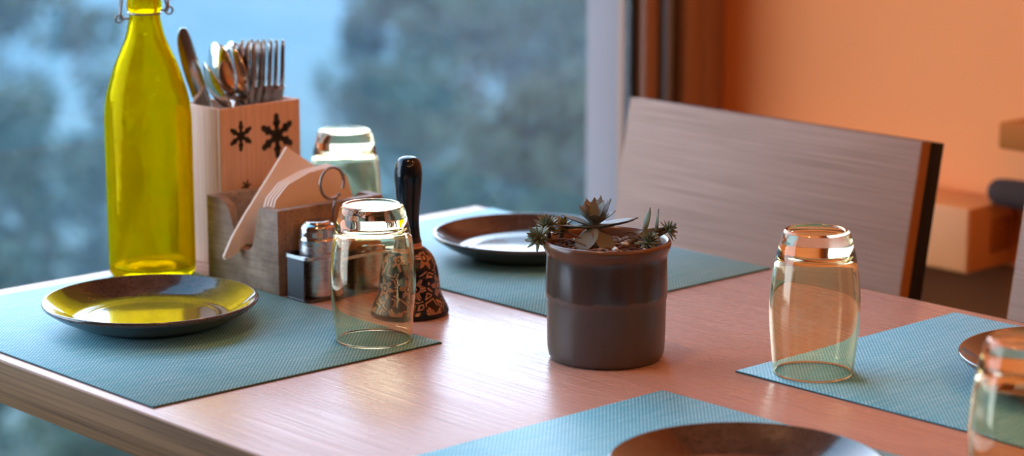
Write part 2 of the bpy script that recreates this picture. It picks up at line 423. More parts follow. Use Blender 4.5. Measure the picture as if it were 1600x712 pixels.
def foliage(rx, rz, n, leaf, seed):
    rnd = random.Random(seed); v, f = [], []
    clumps = []
    for _ in range(26):
        a = rnd.uniform(0, 6.283); t = rnd.uniform(-1, 1); k = rnd.uniform(0.45, 0.95) * math.sqrt(max(0.05, 1 - t * t * 0.8))
        clumps.append((rx * k * math.cos(a), rx * k * math.sin(a), rz * t * 0.85, rnd.uniform(0.24, 0.42) * rx))
    for _ in range(n):
        cx, cy, cz, cr = rnd.choice(clumps)
        d = Vector((rnd.gauss(0, 1), rnd.gauss(0, 1), rnd.gauss(0, 1))).normalized() * cr * rnd.uniform(0.55, 1.05)
        c = Vector((cx, cy, cz)) + d
        q = Vector((rnd.gauss(0, 1), rnd.gauss(0, 1), rnd.gauss(0, 1))).normalized(); s = q.orthogonal().normalized(); t = q.cross(s)
        l = leaf * rnd.uniform(0.6, 1.3); i = len(v)
        v += [tuple(c - s * l), tuple(c + t * l * .45), tuple(c + s * l), tuple(c - t * l * .45)]; f.append((i, i + 1, i + 2, i + 3))
    me = bpy.data.meshes.new('foliage'); me.from_pydata(v, [], f); me.update(); return me
FOL = [foliage(1.0, 1.15, 5200, 0.055, 3), foliage(1.0, 0.95, 5200, 0.06, 5)]
for m_ in FOL: m_.materials.append(M['tree_leaf'])
TR = tube(spline([(0, 0, 0), (0.05, 0.02, 0.4), (-0.03, 0.0, 0.8), (0.02, 0.03, 1.2)], 4), 0.06, 8, radii=[0.075 - 0.05 * i / 12 for i in range(13)])
TR.materials.append(M['tree_bark'])
def cam_dir(px, py):
    f = 3583.1; yw, pt = 0.7436, 0.2044
    F = Vector((math.sin(yw) * math.cos(pt), math.cos(yw) * math.cos(pt), -math.sin(pt))); R = Vector((math.cos(yw), -math.sin(yw), 0)); U = R.cross(F)
    return F + R * ((px - 800) / f) - U * ((py - 356) / f)
def tree(px, py, dist, r, k, label):
    c = Vector(cam.location) + cam_dir(px, py) * dist
    t = empty('tree', (c.x, c.y, c.z - r * 2.1), label=label, cat='tree', group='trees on the slope outside')
    fo = link('foliage', FOL[k], None, t, (0, 0, r * 2.1), (0, 0, px * 0.7), (r, r, r), kind='stuff')
    link('trunk', TR, None, t, (0, 0, -r * 0.4), (0, 0, 0), (r * 1.2, r * 1.2, r * 2.0))
tree(60, 130, 42, 1.75, 0, 'hazy rounded tree outside at the far left of the window')
tree(-40, 330, 34, 1.7, 1, 'dark tree low outside at the left edge beyond the yellow bottle')
tree(100, 420, 40, 1.8, 0, 'tree outside low down between left edge and bottle base')
tree(640, 95, 44, 1.75, 1, 'tall hazy tree outside above the black bell handle')
tree(800, 150, 40, 2.1, 0, 'broad leafy tree outside in the right part of window')
tree(660, 290, 36, 1.6, 0, 'tree outside seen right behind the black bell handle')
tree(860, 300, 29, 1.4, 1, 'dark tree outside low above the succulent pot')
tree(900, 30, 48, 1.9, 1, 'tree crown outside touching the pale column at the top')
tree(740, -40, 52, 1.9, 0, 'farthest tree crown outside cut by the top edge')
tree(470, 420, 40, 1.6, 1, 'tree outside low behind the cutlery box and tumbler')
tree(60, 730, 22, 1.2, 0, 'dark shrub outside visible under the table corner')
tree(-120, 620, 26, 1.5, 1, 'dark shrub outside under the table at the left edge')
tree(200, 800, 18, 0.95, 1, 'dark shrub outside lowest under the table edge')
# valley mist, a real scattering layer lying below eye level
t = NT('valley_mist'); vs_ = t.n('ShaderNodeVolumeScatter'); vs_.inputs['Color'].default_value = (0.24, 0.56, 0.95, 1); vs_.inputs['Density'].default_value = 0.0023; vs_.inputs['Anisotropy'].default_value = 0.0
t.L(vs_.outputs[0], t.out.inputs['Volume']); M['valley_mist'] = t.m
link('valley_mist', box((-140, 7, -75), (520, 400, -0.2)), 'valley_mist', kind='stuff', label='blue mist lying in the valley outside', cat='mist')

# ------------------------------------------------------------------ table
tb = empty('dining_table', (0, 0, 0), label='light wood dining table with oak edge set for a meal', cat='table')
TW, TL, TH = 0.7516, 1.16, 0.038
link('table_top', box((0.002, -TL + .002, TZ - TH), (TW - .002, -0.002, TZ), 0.0012), 'table_veneer', tb)
link('edge_band', box((-0.0012, -TL, TZ - TH), (0.0018, 0, TZ - 0.0006), 0.0006), 'table_edge_oak', tb)
link('edge_band', box((TW - .0018, -TL, TZ - TH), (TW + .0012, 0, TZ - 0.0006), 0.0006), 'table_edge_oak', tb)
link('edge_band', box((0, -0.0018, TZ - TH), (TW, 0.0012, TZ - 0.0006), 0.0006), 'table_edge_oak', tb)
for ly in (-0.30, -TL + 0.30):
    link('column', lathe([(0, 0.02), (0.035, 0.02), (0.035, TZ - TH - .012), (0.09, TZ - TH - .012), (0.09, TZ - TH), (0, TZ - TH)], 32), 'chair_black', tb, (TW / 2, ly, 0))
    link('foot_plate', box((TW / 2 - .09, ly - .2, 0), (TW / 2 + .09, ly + .2, 0.02), 0.004), 'chair_black', tb)

# placemats
SW, SL, ST = 0.30, 0.416, 0.0016
def mat(xc, yc, label, rz=0):
    e = empty('placemat', (xc, yc, TZ + 0.0002), rz, label=label, cat='placemat', group='blue woven placemats')
    link('woven_sheet', box((-SW / 2, -SL / 2, 0.0004), (SW / 2, SL / 2, ST), 0.0004, 1), 'woven_vinyl', e)
    link('backing', box((-SW / 2 - .0006, -SL / 2 - .0006, 0), (SW / 2 + .0006, SL / 2 + .0006, 0.0007)), 'mat_edge', e)
mat(0.0127 + SW / 2, -0.4457 + SL / 2, 'blue woven placemat under the plate reflecting the yellow bottle')
mat(0.4476 + SW / 2, -0.4457 + SL / 2, 'blue woven placemat behind the plant pot on the chair side')
mat(0.3427 - SW / 2, -0.6843 - SL / 2, 'blue woven placemat at the bottom edge, nearest the camera')
mat(0.4314 + SW / 2, -0.6843 - SL / 2, 'blue woven placemat at the right under the upright amber tumbler')
MZ = TZ + 0.0002 + ST

# plates
def plate_profile():
    inner = [(0.0, 0.0065), (0.020, 0.0064), (0.040, 0.0066), (0.0555, 0.0072), (0.060, 0.0079), (0.064, 0.0082), (0.070, 0.0098), (0.080, 0.0150), (0.087, 0.0192), (0.0925, 0.0226), (0.0950, 0.0240)]
    rim = [(0.0964, 0.0236), (0.0969, 0.0220), (0.0960, 0.0200)]
    under = [(0.0930, 0.0178), (0.086, 0.0132), (0.076, 0.0080), (0.066, 0.0042), (0.060, 0.0026), (0.0575, 0.0004), (0.054, 0.0), (0.0525, 0.0016), (0.030, 0.0020), (0.0, 0.0020)]
    return inner, rim, under
PI_, PR_, PU_ = plate_profile()
glz = lathe(spline(PI_ + PR_, 5), 96, ang=60); und = lathe([PR_[-1]] + PU_, 96, ang=60)
glz.materials.append(M['brown_glaze']); und.materials.append(M['dark_underglaze'])
def plate(x, y, label):
    e = empty('plate', (x, y, MZ), label=label, cat='plate', group='brown glazed side plates')
    link('glazed_dish', glz, None, e); link('underside', und, None, e)
plate(0.1625, -0.2200, 'brown glazed plate in front of the yellow bottle')
plate(0.6110, -0.2360, 'brown glazed plate behind the plant pot, by the chair')
plate(0.1920, -0.9090, 'brown speckled plate cut off by the bottom edge')
plate(0.6080, -0.8990, 'brown plate at the right edge, half hidden by a tumbler')

# tumblers, standing upside down
def tumbler_mesh():
    outer = [(0.0333, 0.0008), (0.0350, 0.018), (0.0370, 0.040), (0.0376, 0.054), (0.0367, 0.073), (0.0342, 0.092), (0.0318, 0.1035), (0.0300, 0.110), (0.0288, 0.1155), (0.0272, 0.1195)]
    top = [(0.0255, 0.1212), (0.0235, 0.1212), (0.0215, 0.1200), (0.012, 0.1192), (0.0, 0.1190)]
    inner_top = [(0.0, 0.1015), (0.012, 0.1015), (0.022, 0.1012), (0.0272, 0.0995), (0.0298, 0.0965)]
    inner = [(0.0322, 0.090), (0.0349, 0.073), (0.0360, 0.054), (0.0354, 0.040), (0.0335, 0.018), (0.0318, 0.0008)]
    lip = [(0.0325, 0.0), ]
    p = spline(outer, 5) + spline(top, 4) + spline(inner_top, 4)[:-1] + spline([inner_top[-1]] + inner, 5) + lip
    p.append(p[0])
    return lathe(p[:-1] + [p[0]], 80, ang=75)
TM = tumbler_mesh()
bm = bmesh.new(); bm.from_mesh(TM); bmesh.ops.remove_doubles(bm, verts=bm.verts, dist=1e-6); bmesh.ops.recalc_face_normals(bm, faces=bm.faces); bm.to_mesh(TM); bm.free()
TM.materials.append(M['amber_glass'])
for x, y, lab in [(0.2736, -0.4006, 'upside-down amber glass tumbler in front of the black bell'),
                  (0.4731, -0.7321, 'upside-down amber glass tumbler right of the plant pot'),
                  (0.5055, -0.0707, 'upside-down amber tumbler behind the napkins, against the window'),
                  (0.3036, -1.0577, 'upside-down amber tumbler cut by the right edge, nearest the camera')]:
    link('tumbler', TM, None, None, (x, y, MZ), label=lab, cat='tumbler', group='amber glass tumblers')

# ------------------------------------------------------------------ yellow swing-top bottle
bt = empty('swing_top_bottle', (0.2795, -0.0483, TZ), label='yellow glass swing-top bottle at the window end of table', cat='bottle')
bo = [(0.0, 0.0035), (0.020, 0.0028), (0.033, 0.0005), (0.038, 0.0010), (0.0412, 0.0045), (0.0424, 0.011), (0.0425, 0.05), (0.0425, 0.10), (0.0425, 0.145), (0.0420, 0.163), (0.0400, 0.178), (0.0362, 0.192), (0.0305, 0.2095), (0.0245, 0.223), (0.0193, 0.2355), (0.0163, 0.248), (0.0147, 0.257), (0.0147, 0.2605), (0.0163, 0.2625), (0.0168, 0.268), (0.0160, 0.273), (0.0152, 0.276), (0.0152, 0.290), (0.0160, 0.293), (0.0155, 0.298)]
bi = [(0.0105, 0.298), (0.0100, 0.280), (0.0105, 0.258), (0.0125, 0.247), (0.0160, 0.234), (0.0212, 0.2215), (0.0272, 0.208), (0.0330, 0.1905), (0.0370, 0.1765), (0.0392, 0.162), (0.0397, 0.145), (0.0398, 0.10), (0.0398, 0.05), (0.0396, 0.016), (0.0375, 0.0105), (0.030, 0.0095), (0.016, 0.0120), (0.0, 0.0135)]
link('bottle_glass', lathe(spline(bo, 4) + spline(bi, 4), 80, ang=75), 'yellow_glass', bt)
st = link('stopper', lathe(spline([(0, 0.2965), (0.009, 0.2975), (0.0105, 0.2985), (0.0145, 0.301), (0.0150, 0.308), (0.0120, 0.3145), (0.0, 0.316)], 4), 32), 'white_pebble', bt)
# wire bail: in the camera-facing plane of the bottle
ca, sa = math.cos(-0.70), math.sin(-0.70)
def bw(u, w, z): return (u * ca - w * sa, u * sa + w * ca, z)
ring_ = [bw(0.0158 * math.cos(a), 0.0158 * math.sin(a), 0.2595) for a in [2 * math.pi * i / 40 for i in range(40)]]
link('neck_wire', tube(ring_, 0.0011, 8, True), 'wire_steel', bt)
for s_ in (-1, 1):
    u0 = 0.0165 * s_
    zc = 0.2545 if s_ < 0 else 0.2625
    pts = [bw(u0 * .9, -0.003, zc), bw(u0 * 1.22, -0.004, zc), bw(u0 * 1.40, -0.003, zc + .001), bw(u0 * 1.40, 0, zc + 0.014), bw(u0 * 1.28, 0, 0.292), bw(u0 * 1.1, 0, 0.305), bw(u0 * 0.5, 0, 0.3085), bw(0, 0, 0.3085)]
    link('bail_wire', tube(spline(pts, 6), 0.0011, 8), 'wire_steel', bt)
    lo = [bw(u0 * 1.45 + 0.0036 * math.cos(a), -0.004, zc + 0.0036 * math.sin(a)) for a in [2 * math.pi * i / 24 for i in range(24)]]
    link('bail_loop', tube(lo, 0.0010, 8, True), 'wire_steel', bt)
    pts = [bw(u0 * 1.40, -0.005, zc + .002), bw(u0 * 1.20, -0.006, 0.276), bw(u0 * 1.12, -0.006, 0.288), bw(u0 * 1.02, 0, 0.296)]
    link('lever_wire', tube(spline(pts, 6), 0.0011, 8), 'wire_steel', bt)

# ------------------------------------------------------------------ cutlery box
CB = empty('cutlery_box', (0.350, -0.070, TZ), math.radians(3.5), label='pale wooden cutlery box with burnt snowflake marks', cat='box')
cw, cdp, ch, ct = 0.104, 0.066, 0.160, 0.006
link('front_panel', box((0, 0, 0), (cw, ct, ch), 0.0012), 'pale_box_wood', CB)
link('back_panel', box((0, cdp - ct, 0), (cw, cdp, ch), 0.0012), 'pale_box_wood', CB)
for a in (0, cw - ct): link('side_panel', box((a, ct, 0), (a + ct, cdp - ct, ch), 0.001), 'pale_box_wood', CB)
link('base_panel', box((ct, ct, 0), (cw - ct, cdp - ct, ct), 0), 'pale_box_wood', CB)
def snow(cx, cz, R, rot):
    bm = bmesh.new()
    def capsule(p, q, r0, r1):
        d = (Vector(q) - Vector(p)).normalized(); n = Vector((-d.y, d.x)); o = []
        b0 = math.atan2(d.y, d.x)
        for i in range(9): a = b0 + math.pi / 2 + math.pi * i / 8; o.append((p[0] + r0 * math.cos(a), p[1] + r0 * math.sin(a)))
        for i in range(9): a = b0 - math.pi / 2 + math.pi * i / 8; o.append((q[0] + r1 * math.cos(a), q[1] + r1 * math.sin(a)))
        bm.faces.new([bm.verts.new((cx + a, -0.0003, cz + b)) for a, b in o])
    for k in range(6):
        a = rot + k * math.pi / 3; e = (R * math.cos(a), R * math.sin(a)); m_ = (R * .62 * math.cos(a), R * .62 * math.sin(a))
        capsule((0, 0), m_, R * .20, R * .12); capsule(m_, e, R * .19, R * .16)
        for s_ in (-1, 1):
            b = a + s_ * 0.9; capsule((R * .55 * math.cos(a), R * .55 * math.sin(a)), (R * .55 * math.cos(a) + R * .20 * math.cos(b), R * .55 * math.sin(a) + R * .20 * math.sin(b)), R * .09, R * .10)
    r = bmesh.ops.extrude_face_region(bm, geom=list(bm.faces))
    for e in r['geom']:
        if isinstance(e, bmesh.types.BMVert): e.co.y += 0.0005
    return bm_mesh(bm, 'snow', False)
link('snowflake_mark', snow(0.0255, 0.1305, 0.0135, 0.5), 'branded_black', CB)
link('snowflake_mark', snow(0.0725, 0.1255, 0.0200, 0.55), 'branded_black', CB)
link('snowflake_mark', snow(0.0310, 0.0790, 0.0055, 0.2), 'branded_black', CB)

# cutlery: built standing, handle down, head up
def oval_bowl(L, Wd, dp, n=14, m=24):
    v, f = [], []
    for i in range(n + 1):
        r = i / n
        for k in range(m):
            a = 2 * math.pi * k / m; eg = 1 + 0.10 * math.sin(a)
            v.append((Wd / 2 * r * math.cos(a) / eg, dp * (1 - r * r), L / 2 * r * math.sin(a)))
    for i in range(n):
        for k in range(m):
            f.append((i * m + k, i * m + (k + 1) % m, (i + 1) * m + (k + 1) % m, (i + 1) * m + k))
    me = pyd(v, f, True, 60)
    bm = bmesh.new(); bm.from_mesh(me); bmesh.ops.remove_doubles(bm, verts=bm.verts, dist=1e-5)
    g = bmesh.ops.solidify(bm, geom=list(bm.faces), thickness=0.0012); bm.to_mesh(me); bm.free()
    for p in me.polygons: p.use_smooth = True
    return me
def flat_handle(L, w0, w1, th):
    pts = [(-w0 / 2, 0), (w0 / 2, 0), (w1 / 2, L), (-w1 / 2, L)]
    return prism(pts, th, 'y', -th / 2, 0.0006)
H_HANDLE = flat_handle(0.125, 0.014, 0.007, 0.0022)
H_BOWL = oval_bowl(0.060, 0.040, 0.009)
def tine(xc):
    return (xc, 0.0, 0.0)
FORK_BASE = prism(spline([(-0.0035, 0), (-0.0045, 0.006), (-0.0105, 0.016), (-0.0122, 0.026), (-0.0122, 0.030), (0.0122, 0.030), (0.0122, 0.026), (0.0105, 0.016), (0.0045, 0.006), (0.0035, 0)], 3), 0.0020, 'y', -0.001, 0.0004)
TINE = prism([(-0.0024, 0), (0.0024, 0), (0.0021, 0.040), (0.0010, 0.0475), (-0.0010, 0.0475), (-0.0021, 0.040)], 0.0018, 'y', -0.0009, 0.0003)
KNIFE = prism(spline([(-0.0085, 0), (-0.0100, 0.03), (-0.0100, 0.06), (-0.0075, 0.085), (-0.0020, 0.098), (0.003, 0.100), (0.0068, 0.095), (0.0075, 0.07), (0.0070, 0.03), (0.0070, 0)], 4), 0.0018, 'y', -0.0009, 0.0004)
for m_ in (H_HANDLE, H_BOWL, FORK_BASE, TINE, KNIFE): m_.materials.append(M['polished_steel'])
def cutl(name, x, y, topz, rz, tilt, label):
    e = empty(name, (0, 0, 0), label=label, cat=name.split('_')[-1], group='cutlery standing in the wooden box')
    hl = 0.125
    if name == 'spoon':
        ln = hl + 0.056; link('handle', H_HANDLE, None, e); link('bowl', H_BOWL, None, e, (0, -0.005, hl + 0.027), (math.radians(-6), 0, 0))
    elif name == 'fork':
        ln = hl + 0.075; link('handle', H_HANDLE, None, e); link('fork_head', FORK_BASE, None, e, (0, 0, hl - .001), (math.radians(10), 0, 0))
        for k in range(4): link('tine', TINE, None, e, (-0.0101 + 0.00673 * k, -0.005, hl + 0.0275), (math.radians(-4), 0, 0))
    else:
        ln = hl + 0.098; link('handle', H_HANDLE, None, e); link('blade', KNIFE, None, e, (0, 0, hl - .002))
    # the head's top end stands at the given place; the thing leans by tilt about its own x / y
    if len(tilt) == 3: R = Vector((0, 0, 1)).rotation_difference(Vector((x - tilt[0], y - tilt[1], math.sqrt(ln * ln - (x - tilt[0]) ** 2 - (y - tilt[1]) ** 2)))).to_matrix().to_4x4() @ Matrix.Rotation(rz, 4, 'Z')
    else: R = Matrix.Rotation(rz, 4, 'Z') @ Matrix.Rotation(tilt[0], 4, 'X') @ Matrix.Rotation(tilt[1], 4, 'Y')
    top = R @ Vector((0, 0, ln))
    e.rotation_euler = R.to_euler()
    e.location = Vector((x, y, TZ + topz)) - top
    return e
RZ = math.radians
# rz 0 faces -y; view comes from about -43 deg
cutl('table_knife', 0.3380, -0.022, 0.2370, RZ(-30), (0.412, -0.022, 0), 'steel table knife standing leftmost in the wooden cutlery box')
cutl('spoon', 0.3460, -0.048, 0.2035, RZ(70), (0.418, -0.052, 0), 'steel spoon leaning low at the left of the cutlery box')
cutl('spoon', 0.3740, -0.030, 0.2205, RZ(95), (RZ(-4), RZ(1)), 'steel spoon in the middle of the cutlery box, left of pair')
cutl('spoon', 0.3850, -0.036, 0.2175, RZ(95), (RZ(-4), RZ(2)), 'steel spoon in the middle of the cutlery box, overlapping its neighbour')
cutl('spoon', 0.3980, -0.024, 0.2190, RZ(95), (RZ(-4), RZ(2)), 'steel spoon hidden partly behind the forks')
cutl('fork', 0.4030, -0.040, 0.2195, RZ(-60), (0, RZ(1)), 'steel fork leftmost of the forks in the cutlery box')
cutl('fork', 0.4160, -0.036, 0.2205, RZ(-56), (0, RZ(2)), 'steel fork second from left among the forks')
cutl('fork', 0.4300, -0.033, 0.2200, RZ(-54), (0, RZ(2)), 'steel fork third from left among the forks')
cutl('fork', 0.4440, -0.034, 0.2190, RZ(-46), (0, RZ(2)), 'steel fork in front at the right with tines apart')

# ------------------------------------------------------------------ napkin holder
NB = empty('napkin_holder', (0.313, -0.2107, TZ), label='worn brown wooden napkin holder with notched end', cat='napkin holder')
nw, nd, nh, nt = 0.128, 0.115, 0.083, 0.009
def notch():
    o = [(0, 0), (nd, 0), (nd, nh), (nd - 0.020, nh)]
    arc = spline([(nd - 0.020, nh), (nd - 0.034, nh - 0.006), (nd - 0.042, nh - 0.022), (nd - 0.049, nh - 0.040), (nd - 0.062, nh - 0.045), (0.042, nh - 0.040), (0.036, nh - 0.022), (0.031, nh - 0.004), (0.026, nh)], 4)
    return o[:3] + arc + [(0, nh)]
for x_ in (0, nw - nt):
    link('end_panel', prism(notch(), nt, 'x', x_, 0.0008), 'worn_wood', NB)
link('front_panel', box((nt, 0, 0), (nw - nt, nt, nh), 0.0008), 'worn_wood', NB)
link('back_panel', box((nt, nd - nt, 0), (nw - nt, nd, nh), 0.0008), 'worn_wood', NB)
link('base_panel', box((nt, nt, 0), (nw - nt, nd - nt, 0.006)), 'worn_wood', NB)

def napkin(pts, y, th, bend, label, dy=0.0):
    """folded paper: outline in the x-z plane, slightly bent, with real thickness"""
    cx = sum(p[0] for p in pts) / len(pts); cz = sum(p[1] for p in pts) / len(pts)
    bm = bmesh.new()
    vs = [bm.verts.new((a, 0, b)) for a, b in pts]; bm.faces.new(vs)
    bmesh.ops.triangulate(bm, faces=bm.faces); 
    bmesh.ops.subdivide_edges(bm, edges=bm.edges, cuts=3, use_grid_fill=True)
    for v in bm.verts:
        u = v.co.x - cx; w = v.co.z - cz
        v.co.y += bend[0] * u + bend[1] * w + bend[2] * (u * u) * 10
    bmesh.ops.solidify(bm, geom=list(bm.faces), thickness=th)
    me = bm_mesh(bm, 'napkin', True, 40)
    return link('napkin', me, 'napkin_paper', None, (0, y, TZ), label=label, cat='napkin', group='paper napkins in the holder')
A_ = [(0.3649, 0.1320), (0.4085, 0.1050), (0.4100, 0.0600), (0.3700, 0.0350), (0.3400, 0.0385), (0.3190, 0.0415), (0.3060, 0.0315), (0.2960, 0.0290), (0.2945, 0.0320), (0.3030, 0.0500), (0.3160, 0.0700), (0.3360, 0.0960)]
napkin(A_, -0.150, 0.0030, (0.02, -0.10, 0.12), 'peach paper napkin sticking out of the holder, tallest corner up')
for k in range(4):
    d = 0.0012 * k
    B_ = [(0.3300 + d, 0.0300), (0.3215 + d, 0.0620), (0.3300 + d * .8, 0.0880 - d * .15), (0.3440 + d * .7, 0.1010), (0.3700 + d * .4, 0.1100 - d * .1), (0.4020, 0.1130 - d * .12), (0.4190, 0.1000 - d * .1), (0.4280, 0.0760), (0.4290, 0.0300)]
    napkin(B_, -0.170 - 0.0034 * k, 0.0024, (0.0, -0.06, 0.05), ['paper napkin rearmost in the folded stack', 'paper napkin second from the back of the folded stack', 'paper napkin second from front of the folded stack', 'paper napkin foremost in the stack behind the wire ring'][k])

# ------------------------------------------------------------------ condiment caddy with shakers
CD = empty('condiment_caddy', (0.316, -0.2525, TZ), label='low dark steel condiment caddy with a wire ring handle', cat='caddy')
def rrect(w, d, r, n=8):
    o = []
    for cx, cy, a0 in ((w - r, r, -90), (w - r, d - r, 0), (r, d - r, 90), (r, r, 180)):
        for i in range(n + 1): a = math.radians(a0 + 90 * i / n); o.append((cx + r * math.cos(a), cy + r * math.sin(a)))
    return o
def caddy_wall():
    w, d, h, th = 0.118, 0.040, 0.044, 0.0012
    o = rrect(w, d, 0.008); i = [(th + a * (w - 2 * th) / w, th + b * (d - 2 * th) / d) for a, b in o]
    n = len(o); v = [(a, b, 0.002) for a, b in o] + [(a, b, h) for a, b in o] + [(a, b, h) for a, b in i] + [(a, b, 0.002) for a, b in i]
    f = []
    for L in range(4):
        for k in range(n): f.append((L * n + k, L * n + (k + 1) % n, ((L + 1) % 4) * n + (k + 1) % n, ((L + 1) % 4) * n + k))
    return pyd(v, f, True, 40)
def caddy_band(z0, z1):
    me = caddy_wall(); 
    for v in me.vertices: v.co.z = z0 if v.co.z < 0.02 else z1
    return me
link('rim_band', caddy_band(0.0405, 0.0440), 'brushed_steel', CD)
for x_ in (0.0004, 0.1160): link('side_plate', box((x_, 0.0075, 0.002), (x_ + .0016, 0.0325, 0.0425)), 'dark_steel', CD)
link('back_plate', box((0.008, 0.0386, 0.002), (0.110, 0.0399, 0.0425)), 'dark_steel', CD)
link('caddy_base', prism(rrect(0.118, 0.040, 0.008), 0.0024, 'z', 0.0, 0.0004), 'dark_steel', CD)
hx, hy = 0.058, 0.0355
link('handle_stem', tube([(hx, hy, 0.003), (hx, hy, 0.05), (hx + .001, hy, 0.080), (hx + .004, hy, 0.0875), (hx + .0085, hy, 0.0925)], 0.0013, 8), 'wire_steel', CD)
rg = [(hx - .0003 + 0.0142 * math.cos(a), hy, 0.1035 + 0.0152 * math.sin(a)) for a in [math.radians(-50 - 8.2 * i) for i in range(42)]]
link('handle_ring', tube(rg, 0.0014, 8), 'wire_steel', CD)
def shaker(x, y, r, h, label, mat_='brushed_steel'):
    e = empty('shaker', (x, y, TZ + 0.0024), label=label, cat='shaker', group='shakers in the condiment caddy')
    link('body', lathe(spline([(0, 0), (r * .90, 0.0003), (r * .99, 0.0025), (r, 0.006), (r, h * .5), (r, h - .019), (r * .985, h - .0175), (0, h - .0175)], 3), 48, ang=50), mat_, e)
    cp = link('cap', lathe(spline([(0, h - .0174), (r * .99, h - .0174), (r * 1.02, h - .0155), (r * 1.02, h - .007), (r * 0.97, h - .0040), (r * .80, h - .0024), (r * .72, h - .0012), (r * .66, h), (r * .3, h + .0002), (0, h + .0002)], 3), 48, ang=50), 'polished_steel', e)
    for k in range(6):
        a = k * 1.047; link('hole', lathe([(0, 0), (0.0011, 0), (0.0011, 0.0003), (0, 0.0003)], 12), 'dark_gasket', cp, (r * .38 * math.cos(a), r * .38 * math.sin(a), h + .0001))
shaker(0.3425, -0.2325, 0.0172, 0.0715, 'steel shaker with pierced cap at the left of the caddy')
shaker(0.4080, -0.2325, 0.0165, 0.0580, 'shorter steel shaker seen through the front tumbler')

# ------------------------------------------------------------------ bell
BL = empty('hand_bell', (0.3645, -0.3415, TZ), label='black hand bell with copper floral painting and lacquered handle', cat='bell')
link('bell_body', lathe(spline([(0.0335, 0.0), (0.0355, 0.0008), (0.0362, 0.003), (0.0350, 0.007), (0.0318, 0.0135), (0.0292, 0.020), (0.0278, 0.029), (0.0268, 0.038), (0.0244, 0.048), (0.0208, 0.0555), (0.0150, 0.0612), (0.0118, 0.0635), (0.0116, 0.0668), (0.0100, 0.0672)], 5) + spline([(0.010, 0.060), (0.018, 0.054), (0.024, 0.044), (0.0265, 0.028), (0.030, 0.014), (0.0335, 0.002)], 4), 72, closed=True, ang=60), 'bell_paint', BL)
link('handle', lathe(spline([(0.0, 0.0665), (0.0108, 0.0668), (0.0104, 0.072), (0.0094, 0.084), (0.0099, 0.097), (0.0113, 0.110), (0.0126, 0.125), (0.0126, 0.133), (0.0112, 0.1405), (0.0076, 0.1452), (0.0, 0.147)], 5), 48, ang=60), 'handle_lacquer', BL)
link('clapper', lathe(spline([(0, 0.010), (0.005, 0.012), (0.006, 0.017), (0.003, 0.022), (0.001, 0.03), (0.001, 0.0668), (0, 0.0669)], 3), 16), 'dark_steel', BL)

# ------------------------------------------------------------------ plant pot
PX, PY, PH = 0.3880, -0.5740, 0.102
PT = empty('plant_pot', (PX, PY, TZ), label='brown stoneware pot holding succulents', cat='pot')
po = [(0.0, 0.002), (0.040, 0.002), (0.0425, 0.0), (0.0468, 0.0008), (0.0492, 0.0045), (0.0502, 0.012), (0.0506, 0.030), (0.0510, 0.050), (0.0520, 0.0565), (0.0518, 0.070), (0.0514, 0.084), (0.0516, 0.0905), (0.0532, 0.0945), (0.0547, 0.0985), (0.0545, 0.1015), (0.0528, 0.1030), (0.0508, 0.1022), (0.0490, 0.0985), (0.0478, 0.092), (0.0475, 0.070), (0.047, 0.010), (0.0, 0.008)]
link('pot_body', lathe(spline(po, 4), 96, ang=60), 'pot_glaze', PT)
SZ = 0.0925
def soil():
    bm = bmesh.new(); n, m = 16, 48; rnd = random.Random(2); rings = []
    for i in range(n + 1):
        r = 0.0472 * i / n; row = []
        for k in range(m if i else 1):
            a = 2 * math.pi * k / m
            row.append(bm.verts.new((r * math.cos(a), r * math.sin(a), SZ + 0.004 * (1 - (i / n) ** 2) + rnd.uniform(-.0012, .0012))))
        rings.append(row)
    for i in range(n):
        for k in range(m):
            j = (k + 1) % m
            if i == 0: bm.faces.new((rings[0][0], rings[1][k], rings[1][j]))
            else: bm.faces.new((rings[i][k], rings[i + 1][k], rings[i + 1][j], rings[i][j]))
    return bm_mesh(bm, 'soil', True, 30)
link('soil', soil(), 'soil', None, (PX, PY, TZ), label='dark soil filling the stoneware pot', cat='soil', kind='stuff')
def chips(n, mat_, seed, name, label, smin, smax, thick=0.35, rmax=0.0455, zoff=0.0025):
    rnd = random.Random(seed); bm = bmesh.new()
    for _ in range(n):
        r = rmax * math.sqrt(rnd.random()); a = rnd.uniform(0, 6.283); s = rnd.uniform(smin, smax)
        z = SZ + 0.004 * (1 - (r / .0472) ** 2) + rnd.uniform(0, zoff)
        q = bmesh.ops.create_icosphere(bm, subdivisions=1, radius=1.0)
        Mx = Matrix.Translation((r * math.cos(a), r * math.sin(a), z)) @ Matrix.Rotation(rnd.uniform(0, 6.28), 4, 'Z') @ Matrix.Rotation(rnd.uniform(-.7, .7), 4, 'X') @ Matrix.Diagonal((s, s * .5, s * thick, 1))
        for v in q['verts']:
            v.co = Mx @ (v.co * rnd.uniform(0.75, 1.15))
    link(name, bm_mesh(bm, 'chips', True, 25), mat_, None, (PX, PY, TZ), label=label, cat='bark chips', kind='stuff')
chips(230, 'bark_chip', 4, 'bark_chips', 'reddish brown bark chips scattered on the soil', 0.0022, 0.0055)
chips(110, 'bark_chip_pale', 9, 'bark_chips', 'pale bark chips scattered on the soil', 0.0018, 0.0045)
chips(9, 'white_pebble', 13, 'pebbles', 'white pebbles lying on the soil', 0.003, 0.0050, 0.7, 0.040)

